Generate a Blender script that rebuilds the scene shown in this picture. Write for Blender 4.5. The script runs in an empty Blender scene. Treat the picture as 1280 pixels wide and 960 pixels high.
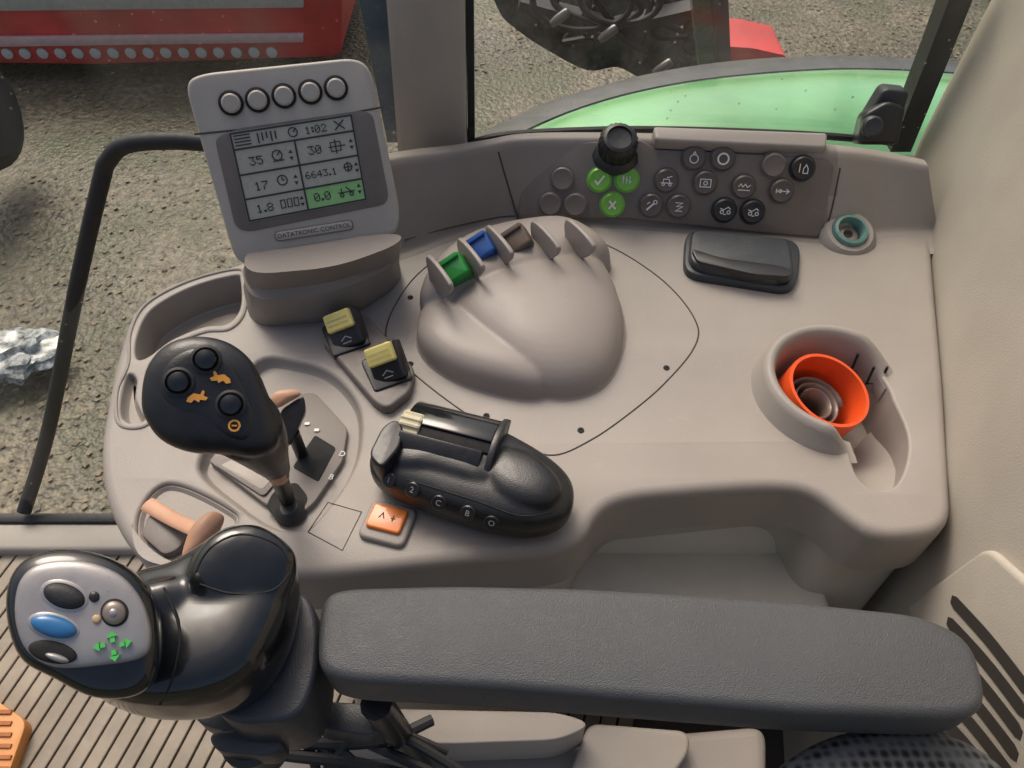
import bpy,bmesh,math,random
from mathutils import Vector,Matrix,noise
from mathutils.geometry import tessellate_polygon
from mathutils.bvhtree import BVHTree
random.seed(4)
V=Vector
F=967.0;H=6.2;PT=math.radians(50);C=math.cos(PT);S=math.sin(PT)
sc=bpy.context.scene
# survey helpers: sight lines from the photo's viewpoint meet real surfaces (units: decimetres, scaled to metres at the end)
def ray(x,y):
    u=(x-640)/F;v=(480-y)/F
    return V((u,C+v*S,-S+v*C))
EYE=V((0,0,H))
def P(x,y,z=0.):
    d=ray(x,y);return EYE+d*((z-H)/d.z)
def PY(x,y,Y):
    d=ray(x,y);return EYE+d*(Y/d.y)
class Fr:
    def __init__(s,o,n,xh=V((1,0,0))):
        s.o=o.copy();s.Z=n.normalized();s.X=(xh-s.Z*xh.dot(s.Z)).normalized();s.Y=s.Z.cross(s.X)
        M=Matrix.Identity(4)
        for i in range(3):
            M[i][0]=s.X[i];M[i][1]=s.Y[i];M[i][2]=s.Z[i];M[i][3]=o[i]
        s.M=M
    def px(s,x,y):
        d=ray(x,y);t=(s.o-EYE).dot(s.Z)/d.dot(s.Z);p=EYE+d*t-s.o
        return (p.dot(s.X),p.dot(s.Y))
    def pts(s,l):return [s.px(*p) for p in l]
    def w(s,x,y,z=0):return s.M@V((x,y,z))
def FZ(z):return Fr(V((0,0,z)),V((0,0,1)))
def FC(x,y,z,up=0.0,side=0.0):
    o=P(x,y,z);n=(EYE-o).normalized()+V((side,0,up));return Fr(o,n)
# ---------- materials
def mat(name,col,rough=.5,bump=.0,bs=60,metal=0,spec=.5,var=.06,coat=0,col2=None,vs=3.,emis=0,detail=4,bd=.0008,dust=0):
    m=bpy.data.materials.new(name);m.use_nodes=True;nt=m.node_tree;b=nt.nodes['Principled BSDF']
    L=nt.links.new
    b.inputs['Roughness'].default_value=rough;b.inputs['Metallic'].default_value=metal
    b.inputs['Specular IOR Level'].default_value=spec;b.inputs['Coat Weight'].default_value=coat
    b.inputs['Coat Roughness'].default_value=.08
    tc=nt.nodes.new('ShaderNodeTexCoord')
    nz=nt.nodes.new('ShaderNodeTexNoise');nz.inputs['Scale'].default_value=vs;nz.inputs['Detail'].default_value=detail;nz.inputs['Roughness'].default_value=.6
    L(tc.outputs['Object'],nz.inputs['Vector'])
    r=nt.nodes.new('ShaderNodeValToRGB')
    c2=col2 or tuple(max(0,c*(1-var*2.2)) for c in col)
    c1=col if col2 else tuple(min(1,c*(1+var)) for c in col)
    r.color_ramp.elements[0].color=(*c2,1);r.color_ramp.elements[1].color=(*c1,1)
    r.color_ramp.elements[0].position=.33;r.color_ramp.elements[1].position=.66
    L(nz.outputs['Fac'],r.inputs['Fac']);out=r.outputs['Color']
    if dust:
        # pale dust specks, thresholded fine noise
        mp=nt.nodes.new('ShaderNodeMapping');mp.inputs['Scale'].default_value=(2.2,3.0,2.6);mp.inputs['Rotation'].default_value=(.3,.2,.6);L(tc.outputs['Object'],mp.inputs['Vector'])
        n4=nt.nodes.new('ShaderNodeTexNoise');n4.inputs['Scale'].default_value=2.4;n4.inputs['Detail'].default_value=9;n4.inputs['Roughness'].default_value=.78;L(mp.outputs['Vector'],n4.inputs['Vector'])
        m4=nt.nodes.new('ShaderNodeMapRange');m4.inputs['From Min'].default_value=.57;m4.inputs['From Max'].default_value=.76;m4.inputs['To Max'].default_value=dust;L(n4.outputs['Fac'],m4.inputs['Value'])
        mx=nt.nodes.new('ShaderNodeMix');mx.data_type='RGBA';L(m4.outputs['Result'],mx.inputs[0]);L(out,mx.inputs[6]);mx.inputs[7].default_value=(.58,.54,.48,1);out=mx.outputs[2]
    L(out,b.inputs['Base Color'])
    mr=nt.nodes.new('ShaderNodeMapRange');mr.inputs['To Min'].default_value=max(0.02,rough-.12);mr.inputs['To Max'].default_value=min(1,rough+.12)
    nz2=nt.nodes.new('ShaderNodeTexNoise');nz2.inputs['Scale'].default_value=vs*4;L(tc.outputs['Object'],nz2.inputs['Vector'])
    L(nz2.outputs['Fac'],mr.inputs['Value']);L(mr.outputs['Result'],b.inputs['Roughness'])
    if bump:
        n3=nt.nodes.new('ShaderNodeTexNoise');n3.inputs['Scale'].default_value=bs;n3.inputs['Detail'].default_value=1
        L(tc.outputs['Object'],n3.inputs['Vector'])
        bp=nt.nodes.new('ShaderNodeBump');bp.inputs['Strength'].default_value=bump;bp.inputs['Distance'].default_value=bd
        L(n3.outputs['Fac'],bp.inputs['Height']);L(bp.outputs['Normal'],b.inputs['Normal'])
    if emis:
        L(r.outputs['Color'],b.inputs['Emission Color']);b.inputs['Emission Strength'].default_value=emis
    return m
M_con=mat('console_plastic',(.315,.282,.252),.48,.26,85,var=.035,vs=.8,dust=.13,spec=.4)
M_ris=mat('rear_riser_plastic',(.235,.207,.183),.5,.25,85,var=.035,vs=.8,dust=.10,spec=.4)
M_con2=mat('panel_plastic_brown',(.160,.137,.122),.47,.2,75,var=.04,dust=.10)
M_dome=mat('soft_touch_plastic',(.300,.260,.233),.44,.14,85,var=.03,vs=.8,dust=.08,spec=.4)
M_bei=mat('beige_trim',(.44,.40,.335),.55,.4,60,var=.04,vs=.8,dust=.10)
M_pil=mat('pillar_trim_plastic',(.37,.33,.285),.52,.25,70,var=.04,vs=.8,dust=.10)
M_mon=mat('monitor_plastic',(.40,.362,.315),.44,.15,80,var=.03,dust=.10)
M_blk=mat('black_plastic',(.015,.015,.016),.36,.25,90,var=.1,coat=.08,dust=.035)
M_glo=mat('gloss_black_plastic',(.007,.008,.009),.17,.0,30,var=.1,coat=.45,dust=.03)
M_rub=mat('black_rubber',(.022,.022,.023),.6,.2,60,var=.1,dust=.06)
M_drk=mat('dark_void',(.008,.008,.008),.8)
M_vnt=mat('vent_shadow',(.035,.030,.025),.8)
M_arm=mat('armrest_foam_skin',(.060,.064,.068),.48,.65,130,var=.05,vs=1.5,bd=.0009,dust=.05)
M_slv=mat('silver_faceplate',(.37,.35,.34),.32,.03,60,metal=.4,var=.05)
M_blu=mat('blue_button',(.03,.16,.36),.3,var=.05,coat=.3)
M_blk2=mat('grey_blue_plastic',(.032,.036,.042),.42,.3,80,dust=.08)
M_yel=mat('yellow_rocker',(.66,.58,.19),.4,.05,60,var=.06,dust=.15)
M_org=mat('orange_plastic',(.85,.10,.02),.35,.03,60,var=.05,dust=.1)
M_orl=mat('orange_switch',(.80,.22,.04),.35,var=.05,coat=.3)
M_pnk=mat('salmon_lever_plastic',(.54,.30,.19),.48,.05,60,dust=.12)
M_grn=mat('green_tab',(.02,.24,.04),.4);M_blt=mat('blue_tab',(.02,.09,.33),.4);M_brt=mat('brown_tab',(.13,.095,.07),.5)
M_gbt=mat('green_button',(.17,.46,.05),.35,coat=.3)
M_wht=mat('white_marking',(.70,.68,.63),.5,var=.02)
M_gry=mat('grey_marking',(.36,.36,.35),.5,var=.02)
M_ogm=mat('orange_marking',(.75,.33,.05),.5,var=.02)
M_ggm=mat('green_marking',(.08,.52,.10),.5,var=.02)
M_ink=mat('dark_ink',(.03,.03,.028),.5,var=.02)
M_grv=mat('seam_shadow',(.06,.05,.043),.8)
M_lcd=mat('lcd_panel',(.40,.385,.315),.3,var=.03,coat=.15)
M_lcg=mat('lcd_green_field',(.26,.50,.18),.3,var=.03,coat=.15)
M_teal=mat('teal_ring',(.12,.24,.21),.42)
M_met=mat('worn_metal',(.20,.19,.175),.4,.05,40,metal=.8)
M_bro=mat('brown_tape',(.15,.105,.085),.32,.1,30,coat=.3)
M_mat=mat('ribbed_mat',(.30,.245,.185),.5,.3,20,var=.2,vs=.8,dust=.2)
M_red=mat('red_paint',(.74,.06,.055),.4,.05,5,var=.12,vs=.3,dust=.2)
M_fgr=mat('green_paint',(.22,.56,.24),.16,.02,10,var=.10,vs=.35,coat=1,dust=.2)
M_fdk=mat('dark_fender_edge',(.10,.105,.105),.35,.1,20,var=.1,dust=.15)
M_pol=mat('bare_plastic_sheet',(.42,.45,.45),.25,.3,6,var=.4,coat=.3)
M_crm=mat('cream_scale',(.55,.50,.33),.5)
M_bz=mat('bronze',(.30,.25,.21),.35,metal=.5);M_och=mat('ochre_mark',(.5,.36,.2),.5)
def ground_mat():
    m=mat('ground_gravel',(.215,.182,.132),.5,.6,3.5,var=.2,col2=(.062,.060,.038),vs=.11,detail=10,bd=.025)
    nt=m.node_tree;b=nt.nodes['Principled BSDF'];L=nt.links.new
    tc=[n for n in nt.nodes if n.type=='TEX_COORD'][0]
    r=[n for n in nt.nodes if n.type=='VALTORGB'][0]
    v=nt.nodes.new('ShaderNodeTexNoise');v.inputs['Scale'].default_value=2.2;v.inputs['Detail'].default_value=6;L(tc.outputs['Object'],v.inputs['Vector'])
    r2=nt.nodes.new('ShaderNodeValToRGB');r2.color_ramp.elements[0].position=.35;r2.color_ramp.elements[1].position=.65
    r2.color_ramp.elements[0].color=(.35,.35,.32,1);r2.color_ramp.elements[1].color=(1.4,1.34,1.2,1)
    L(v.outputs['Fac'],r2.inputs['Fac'])
    mx=nt.nodes.new('ShaderNodeMix');mx.data_type='RGBA';mx.blend_type='MULTIPLY';mx.inputs[0].default_value=.9
    L(r.outputs['Color'],mx.inputs[6]);L(r2.outputs['Color'],mx.inputs[7])
    g=nt.nodes.new('ShaderNodeTexNoise');g.inputs['Scale'].default_value=.16;g.inputs['Detail'].default_value=6;L(tc.outputs['Object'],g.inputs['Vector'])
    gr=nt.nodes.new('ShaderNodeMapRange');gr.inputs['From Min'].default_value=.46;gr.inputs['From Max'].default_value=.62;gr.inputs['To Max'].default_value=.75;L(g.outputs['Fac'],gr.inputs['Value'])
    m2=nt.nodes.new('ShaderNodeMix');m2.data_type='RGBA';L(gr.outputs['Result'],m2.inputs[0]);L(mx.outputs[2],m2.inputs[6]);m2.inputs[7].default_value=(.062,.072,.03,1)
    L(m2.outputs[2],b.inputs['Base Color'])
    return m
M_gnd=ground_mat()
def glass_mat():
    m=bpy.data.materials.new('window_glass');m.use_nodes=True;nt=m.node_tree;nt.nodes.clear();L=nt.links.new
    o=nt.nodes.new('ShaderNodeOutputMaterial');t=nt.nodes.new('ShaderNodeBsdfTransparent');g=nt.nodes.new('ShaderNodeBsdfGlossy')
    t.inputs['Color'].default_value=(.94,.97,.95,1);g.inputs['Roughness'].default_value=.12
    mx=nt.nodes.new('ShaderNodeMixShader');tc=nt.nodes.new('ShaderNodeTexCoord')
    v=nt.nodes.new('ShaderNodeTexVoronoi');v.inputs['Scale'].default_value=6;L(tc.outputs['Object'],v.inputs['Vector'])
    r=nt.nodes.new('ShaderNodeMapRange');r.inputs['From Min'].default_value=.06;r.inputs['From Max'].default_value=.13;r.inputs['To Min'].default_value=.5;r.inputs['To Max'].default_value=0
    L(v.outputs['Distance'],r.inputs['Value'])
    mp=nt.nodes.new('ShaderNodeMapping');mp.inputs['Scale'].default_value=(.5,.5,.12);mp.inputs['Rotation'].default_value=(0,.5,0);L(tc.outputs['Object'],mp.inputs['Vector'])
    n=nt.nodes.new('ShaderNodeTexNoise');n.inputs['Scale'].default_value=1.5;n.inputs['Detail'].default_value=3;L(mp.outputs['Vector'],n.inputs['Vector'])
    r3=nt.nodes.new('ShaderNodeMapRange');r3.inputs['From Min'].default_value=.4;r3.inputs['From Max'].default_value=.7;r3.inputs['To Min'].default_value=.05;r3.inputs['To Max'].default_value=.24;L(n.outputs['Fac'],r3.inputs['Value'])
    ad=nt.nodes.new('ShaderNodeMath');ad.operation='ADD';L(r.outputs['Result'],ad.inputs[0]);L(r3.outputs['Result'],ad.inputs[1]);L(ad.outputs[0],mx.inputs['Fac'])
    L(t.outputs[0],mx.inputs[1]);L(g.outputs[0],mx.inputs[2]);L(mx.outputs[0],o.inputs['Surface'])
    return m
M_gls=glass_mat()
def mesh_fabric():
    m=mat('woven_seat_fabric',(.05,.055,.06),.7,.0)
    nt=m.node_tree;b=nt.nodes['Principled BSDF'];L=nt.links.new
    tc=[n for n in nt.nodes if n.type=='TEX_COORD'][0]
    v=nt.nodes.new('ShaderNodeTexVoronoi');v.inputs['Scale'].default_value=14;v.inputs['Randomness'].default_value=.15;L(tc.outputs['Object'],v.inputs['Vector'])
    r=nt.nodes.new('ShaderNodeValToRGB');r.color_ramp.elements[0].color=(.006,.006,.007,1);r.color_ramp.elements[1].color=(.12,.13,.14,1)
    r.color_ramp.elements[0].position=.2;r.color_ramp.elements[1].position=.6
    L(v.outputs['Distance'],r.inputs['Fac']);L(r.outputs['Color'],b.inputs['Base Color']);return m
M_fab=mesh_fabric()
# ---------- object bookkeeping
ORG={}
def thing(name,loc,label,cat,group=None):
    o=bpy.data.objects.new(name,None);o.empty_display_size=.3;sc.collection.objects.link(o);o.location=loc
    o['label']=label;o['category']=cat
    if group:o['group']=group
    ORG[o.name]=V(loc);return o
def mk(name,bm,m,parent=None,label=None,cat=None,kind=None,group=None,ang=38):
    me=bpy.data.meshes.new(name)
    if bm.verts:
        bmesh.ops.recalc_face_normals(bm,faces=bm.faces)
    bm.to_mesh(me);bm.free()
    lo=V([min(v.co[i] for v in me.vertices) for i in range(3)]);hi=V([max(v.co[i] for v in me.vertices) for i in range(3)])
    c=(lo+hi)/2
    me.transform(Matrix.Translation(-c))
    me.polygons.foreach_set('use_smooth',[True]*len(me.polygons))
    me.set_sharp_from_angle(angle=math.radians(ang))
    ms=m if isinstance(m,(list,tuple)) else [m]
    for x in ms:me.materials.append(x)
    o=bpy.data.objects.new(name,me);sc.collection.objects.link(o)
    if parent:o.parent=parent;o.location=c-ORG[parent.name]
    else:o.location=c
    ORG[o.name]=c
    if label:o['label']=label
    if cat:o['category']=cat
    if kind:o['kind']=kind
    if group:o['group']=group
    return o
def fuse(o,vox,it):
    md=o.modifiers.new('r','REMESH');md.mode='VOXEL';md.voxel_size=vox
    md=o.modifiers.new('s','SMOOTH');md.iterations=it;md.factor=.6
    dg=bpy.context.evaluated_depsgraph_get();dg.update();nm=bpy.data.meshes.new_from_object(o.evaluated_get(dg));o.modifiers.clear();o.data=nm
    nm.polygons.foreach_set('use_smooth',[True]*len(nm.polygons));return o
BV={}
def hit(o,x,y):
    """point and normal where the sight line meets the modelled surface"""
    if o.name not in BV:
        me=o.data;BV[o.name]=BVHTree.FromPolygons([v.co+ORG[o.name] for v in me.vertices],[tuple(p.vertices) for p in me.polygons])
    d=ray(x,y).normalized();l,n,i,dd=BV[o.name].ray_cast(EYE,d)
    if l is None:return P(x,y,.2),V((0,0,1))
    if n.dot(d)>0:n=-n
    return l,n
def cr(pts,n=8,closed=True):
    pts=[V(p) for p in pts];N=len(pts);out=[]
    rng=N if closed else N-1
    for i in range(rng):
        if closed:a,b,c,d=pts[i-1],pts[i],pts[(i+1)%N],pts[(i+2)%N]
        else:a,b,c,d=pts[max(i-1,0)],pts[i],pts[i+1],pts[min(i+2,N-1)]
        for k in range(n):
            t=k/n
            out.append(.5*((2*b)+(c-a)*t+(2*a-5*b+4*c-d)*t*t+(3*b-a-3*c+d)*t**3))
    if not closed:out.append(pts[-1].copy())
    return out
def rpoly(pts,r=.1,n=6):
    out=[];N=len(pts);pts=[V(p) for p in pts]
    for i in range(N):
        p=pts[i];a=pts[i-1]-p;b=pts[(i+1)%N]-p
        ra=min(r,a.length*.49);rb=min(r,b.length*.49)
        A=p+a.normalized()*ra;B=p+b.normalized()*rb
        for k in range(n+1):
            t=k/n;out.append(A*(1-t)**2+p*2*t*(1-t)+B*t*t)
    return out
def rrect(w,h,r,cx=0,cy=0,rot=0,n=5):
    R=Matrix.Rotation(rot,2)
    q=[R@V(p)+V((cx,cy)) for p in ((-w/2,-h/2),(w/2,-h/2),(w/2,h/2),(-w/2,h/2))]
    return rpoly(q,r,n)
def bev(bm,w,seg,ang=35):
    if w<=0:return
    es=[e for e in bm.edges if len(e.link_faces)==2 and e.calc_face_angle(0)>math.radians(ang)]
    if es:bmesh.ops.bevel(bm,geom=es,offset=w,segments=seg,profile=.5,affect='EDGES',clamp_overlap=True)
def bprism(bm,pts,M,z0,z1,ts=1.):
    n=len(pts);c=sum((V(p).to_2d() for p in pts),V((0,0)))/n
    a=[bm.verts.new(M@V((p[0],p[1],z0))) for p in pts]
    b=[bm.verts.new(M@V((c.x+(p[0]-c.x)*ts,c.y+(p[1]-c.y)*ts,z1))) for p in pts]
    bm.faces.new(a[::-1]);bm.faces.new(b)
    for i in range(n):bm.faces.new((a[i],a[(i+1)%n],b[(i+1)%n],b[i]))
def prism(name,pts,fr,z0,z1,m,parent=None,b=.02,seg=2,ts=1.,**k):
    bm=bmesh.new();bprism(bm,pts,fr.M,z0,z1,ts);bmesh.ops.recalc_face_normals(bm,faces=bm.faces);bev(bm,b,seg)
    return mk(name,bm,m,parent,**k)
def bloft(bm,rings,cap=True,closed=True):
    R=[[bm.verts.new(p) for p in r] for r in rings]
    for a,b in zip(R,R[1:]):
        n=len(a)
        for i in range(n if closed else n-1):
            j=(i+1)%n;bm.faces.new((a[i],a[j],b[j],b[i]))
    if cap and closed:
        bm.faces.new(R[0][::-1]);bm.faces.new(R[-1])
def bpillow(bm,pts,M,hf,hb,e=2.,n=9,deform=None):
    c=sum((V((p[0],p[1])) for p in pts),V((0,0)))/len(pts)
    rings=[]
    def T(x,y,z):
        v=V((x,y,z))
        if deform:v=deform(v)
        return M@v
    th=[]
    if hb>0:th+=[-math.pi/2*(1-i/n) for i in range(n)]
    th+=[math.pi/2*i/n for i in range(n+1)]
    for t in th:
        s=max(math.cos(t),0)**(2/e);z=abs(math.sin(t))**(2/e)*(hf if t>0 else -hb)
        s=max(s,.015)
        rings.append([T(c.x+(p[0]-c.x)*s,c.y+(p[1]-c.y)*s,z) for p in pts])
    bloft(bm,rings)
def pillow(name,pts,fr,hf,hb,m,parent=None,e=2.,n=9,deform=None,**k):
    bm=bmesh.new();bpillow(bm,pts,fr.M,hf,hb,e,n,deform);return mk(name,bm,m,parent,**k)
def btube(bm,pts,rad,n=12,sub=6,flat=1.,closed=False):
    if sub>1:
        if hasattr(rad,'__len__'):
            q=cr([(p[0],p[1],p[2],r) for p,r in zip(pts,rad)],sub,closed)
            P3=[V(x[:3]) for x in q];R=[x[3] for x in q]
        else:P3=cr(pts,sub,closed);R=[rad]*len(P3)
    else:P3=[V(p) for p in pts];R=list(rad) if hasattr(rad,'__len__') else [rad]*len(P3)
    rings=[];up=None
    for i,p in enumerate(P3):
        if closed:t=(P3[(i+1)%len(P3)]-P3[i-1]).normalized()
        else:t=(P3[min(i+1,len(P3)-1)]-P3[max(i-1,0)]).normalized()
        if up is None:
            up=V((0,0,1)) if abs(t.z)<.9 else V((1,0,0))
        x=t.cross(up).normalized();y=x.cross(t).normalized();up=y
        rings.append([p+x*R[i]*math.cos(2*math.pi*k/n)+y*R[i]*flat*math.sin(2*math.pi*k/n) for k in range(n)])
    if closed:rings.append(rings[0]);bloft(bm,rings,cap=False);bmesh.ops.remove_doubles(bm,verts=bm.verts,dist=1e-5)
    else:bloft(bm,rings)
def tube(name,pts,rad,m,parent=None,n=12,sub=6,flat=1.,closed=False,**k):
    bm=bmesh.new();btube(bm,pts,rad,n,sub,flat,closed);return mk(name,bm,m,parent,**k)
def blathe(bm,prof,M,n=36):
    rings=[[M@V((r*math.cos(2*math.pi*k/n),r*math.sin(2*math.pi*k/n),z)) for k in range(n)] for r,z in prof]
    bloft(bm,rings)
def lathe(name,prof,M,m,parent=None,n=36,**k):
    bm=bmesh.new();blathe(bm,prof,M,n);return mk(name,bm,m,parent,**k)
def LM(fr,x,y,z=0):return fr.M@Matrix.Translation((x,y,z))
ZC=[0]
def stroke(bm,pts,w,M,z=0.,closed=False):
    ZC[0]=(ZC[0]+1)%12;z=z+ZC[0]*.0006
    pts=[V((p[0],p[1])) for p in pts];N=len(pts);L=[];R=[]
    for i,p in enumerate(pts):
        if closed:a=(p-pts[i-1]).normalized();b=(pts[(i+1)%N]-p).normalized()
        else:
            a=(p-pts[i-1]).normalized() if i>0 else (pts[1]-p).normalized()
            b=(pts[i+1]-p).normalized() if i<N-1 else a
        t=(a+b);t=t.normalized() if t.length>1e-6 else a
        nn=V((-t.y,t.x));k=1/max(.4,nn.dot(V((-a.y,a.x))))
        L.append(bm.verts.new(M@V((*(p+nn*w/2*k),z))));R.append(bm.verts.new(M@V((*(p-nn*w/2*k),z))))
    for i in range(N if closed else N-1):
        j=(i+1)%N
        try:bm.faces.new((L[i],L[j],R[j],R[i]))
        except Exception:pass
TC={}
def btext(bm,s,size,M,x,y,rot=0,z=.0,align='CENTER',sx=1.):
    if (s,align) not in TC:
        cu=bpy.data.curves.new('t','FONT');cu.body=s;cu.size=1;cu.align_x=align;cu.align_y='CENTER';cu.resolution_u=3
        ob=bpy.data.objects.new('t',cu);sc.collection.objects.link(ob)
        dg=bpy.context.evaluated_depsgraph_get();dg.update()
        TC[(s,align)]=bpy.data.meshes.new_from_object(ob.evaluated_get(dg));bpy.data.objects.remove(ob)
    me=TC[(s,align)]
    T=M@Matrix.Translation((x,y,z))@Matrix.Rotation(rot,4,'Z')@Matrix.Diagonal((size*sx,size,size,1))
    vs=[bm.verts.new(T@v.co) for v in me.vertices]
    for p in me.polygons:
        try:bm.faces.new([vs[i] for i in p.vertices])
        except Exception:pass
PX={'0':'0E 11 13 15 19 11 0E','1':'04 0C 04 04 04 04 0E','2':'0E 11 01 02 04 08 1F','3':'1F 02 04 02 01 11 0E','4':'02 06 0A 12 1F 02 02','5':'1F 10 1E 01 01 11 0E','6':'06 08 10 1E 11 11 0E','7':'1F 01 02 04 08 08 08','8':'0E 11 11 0E 11 11 0E','9':'0E 11 11 0F 01 02 0C','.':'00 00 00 00 00 0C 0C',':':'00 0C 0C 00 0C 0C 00'}
def pixtext(bm,s,h,M,x,y,rot,z):
    """dot-matrix LCD characters, 5x7 cells"""
    p=h/7;adv=[(3 if c in '.:' else 6) for c in s];W=sum(adv)*p;R=Matrix.Rotation(rot,2);cx0=-W/2
    for c,a in zip(s,adv):
        for r_,hx in enumerate(PX[c].split()):
            v=int(hx,16)
            for k in range(5):
                if v>>(4-k)&1:
                    u0=cx0+(k-(1 if c in '.:' else 0))*p;v0=h/2-r_*p;e=p*1.0
                    bm.faces.new([bm.verts.new(M@V((*(R@V(q)+V((x,y))),z))) for q in ((u0,v0),(u0+e,v0),(u0+e,v0-e),(u0,v0-e))])
        cx0+=a*p
def offs(loop,d):
    N=len(loop);area=sum(loop[i-1][0]*loop[i][1]-loop[i][0]*loop[i-1][1] for i in range(N));sg=1 if area>0 else -1
    out=[]
    for i in range(N):
        t=(V(loop[(i+1)%N][:2])-V(loop[i-1][:2]));t=t.normalized() if t.length>1e-7 else V((1,0))
        out.append(V(loop[i][:2])+V((t.y,-t.x))*sg*d)   # positive = outward
    return out
def resamp(l,st=.08):
    out=[];N=len(l)
    for i in range(N):
        a=V(l[i][:2]);b=V(l[(i+1)%N][:2]);k=max(1,int((b-a).length/st))
        for j in range(k):out.append(a+(b-a)*j/k)
    return [p for i,p in enumerate(out) if (p-out[i-1]).length>1e-4]
def plate(name,outer,holes,m,parent,r=.14,depth=.75,**k):
    """solid plate, top z=0, rolled outer edge, pockets with filleted lips"""
    bm=bmesh.new();loops=[];flat=[]
    inn=offs(outer,-r);loops.append(inn)
    rings=[[V((p[0],p[1],0)) for p in inn]]
    for q in range(1,6):
        a=q/5*math.pi/2;rings.append([V((p[0],p[1],-r*(1-math.cos(a)))) for p in offs(outer,-r+r*math.sin(a))])
    rings.append([V((p[0],p[1],-depth+.05)) for p in offs(outer,0.0)])
    rings.append([V((p[0],p[1],-depth)) for p in offs(outer,-.05)])
    R=[[bm.verts.new(p) for p in g] for g in rings]
    for a,b in zip(R,R[1:]):
        for i in range(len(a)):bm.faces.new((a[i],a[(i+1)%len(a)],b[(i+1)%len(a)],b[i]))
    bm.faces.new(R[-1]);flat+=R[0]
    for lp,f,dp in holes:
        o=offs(lp,f);loops.append(o);rr=[[V((p[0],p[1],0)) for p in o]]
        for q in range(1,5):
            a=q/4*math.pi/2;rr.append([V((p[0],p[1],-f*(1-math.cos(a)))) for p in offs(lp,f-f*math.sin(a))])
        rr.append([V((p[0],p[1],-dp+.03)) for p in offs(lp,-.01)]);rr.append([V((p[0],p[1],-dp)) for p in offs(lp,-.04)])
        Q=[[bm.verts.new(p) for p in g] for g in rr]
        for a,b in zip(Q,Q[1:]):
            for i in range(len(a)):bm.faces.new((a[i],a[(i+1)%len(a)],b[(i+1)%len(a)],b[i]))
        bm.faces.new(Q[-1]);flat+=Q[0]
    for t in tessellate_polygon([[V((p[0],p[1],0)) for p in l] for l in loops]):
        try:bm.faces.new([flat[i] for i in t])
        except Exception:pass
    return mk(name,bm,m,parent,**k)
Z0=FZ(0)
# =================== GROUND / OUTSIDE
bm=bmesh.new()
g=[bm.verts.new(p) for p in ((-3000,-3000,-20),(3000,-3000,-20),(3000,3000,-20),(-3000,3000,-20))];bm.faces.new(g)
mk('ground',bm,M_gnd,kind='structure',label='mossy wet gravel yard beneath the parked tractor')
t=thing('red_farm_machine',PY(200,85,48),'red painted farm machine parked on the gravel yard','farm machine')
fr=Fr(PY(200,85,48),V((0,-1,0)))
q=fr.pts([(-160,-60),(430,-60),(427,72),(120,82),(-160,78)])
prism('machine_body',rpoly(q,.8),fr,-18,0,M_red,t,b=.4)
q=fr.pts([(-160,46),(380,40),(380,50),(-160,58)]);prism('reflector_rail',q,fr,.01,.35,mat('pale_rail',(.75,.5,.48),.4),t,b=.05)
q=fr.pts([(-160,-20),(380,-24),(380,8),(-160,14)]);prism('pale_side_panel',q,fr,.01,.2,mat('pale_panel',(.55,.53,.48),.4,dust=.2),t,b=.05)
for i in range(16):
    x,y=fr.px(10+i*22,66-i*.1);lathe('reflector_dot',[(.35,0.02),(.35,.15),(.2,.2)],LM(fr,x,y),M_wht,t,10)
for x0 in (-150,60,250):
    lathe('machine_wheel',[(3,-3),(5.2,-2.6),(5.8,-1.5),(5.8,1.5),(5.2,2.6),(2.8,3),(2.5,1.5)],Matrix.Translation(PY(x0,110,56))@Matrix.Rotation(math.pi/2,4,'X'),M_rub,t,28)
c=PY(-62,132,36)
lathe('tractor_tyre',[(1.2,-1.4),(2.9,-1.5),(3.5,-1),(3.6,0),(3.5,1),(2.9,1.5),(1.2,1.4)],Matrix.Translation(c)@Matrix.Rotation(math.radians(75),4,'Y'),M_rub,None,30,label='muddy black rubber tyre beside the red machine',cat='tyre')
bm=bmesh.new();bmesh.ops.create_icosphere(bm,subdivisions=4,radius=1)
c=P(12,445,-19)
for v in bm.verts:
    k=1+.5*noise.noise(v.co*2.3)+.16*noise.noise(v.co*5);v.co=V((v.co.x*1.9*k,v.co.y*1.5*k,v.co.z*.6*k))+c
mk('crumpled_plastic_sheet',bm,M_pol,label='crumpled translucent plastic sheet lying on the wet gravel',cat='plastic sheet',ang=25)
t=thing('rear_fender',P(950,120,-1),'green tractor rear mudguard with dark grey edge strip','mudguard')
A=cr([P(545,205,-1.9),P(622,156,-1.6),P(710,119,-1.3),P(850,85,-1.1),P(980,72,-1.0),P(1120,75,-1.0),P(1300,89,-1.2)],6,False)
bp_=((555,222,-1.5),(645,168,-1.2),(742,128,-1.0),(860,101,-.85),(1000,87,-.8),(1120,86,-.8),(1300,98,-1))
B=cr([P(*p) for p in bp_],6,False)
B2=cr([P(x+2,y+2,z) for x,y,z in bp_],6,False)
Cc=[p+V((.0,-1.0,.3)) for p in B2];D=[p+V((0,-2.6,.35)) for p in B2];E=[p+V((0,-3.2,-.5)) for p in B2]
bm=bmesh.new();A0=[p+V((0,.15,-2.5)) for p in A];Am=[(a+b)/2+V((0,.1,.08)) for a,b in zip(A,B)]
bloft(bm,[A0,A,Am,B,[p+V((0,-.1,-.12)) for p in B]],closed=False);mk('edge_strip',bm,M_fdk,t)
bm=bmesh.new();bloft(bm,[B2,Cc,D,E],closed=False);mk('painted_panel',bm,M_fgr,t,ang=80)
t=thing('parked_implement',PY(750,40,20),'dark implement frame with hydraulic hoses behind the cab','implement')
def quad3(l,y,dy=.6):
    b=bmesh.new();f=[PY(*p,y) for p in l]
    bloft(b,[f,[p+V((0,dy,0)) for p in f]]);return b
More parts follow.
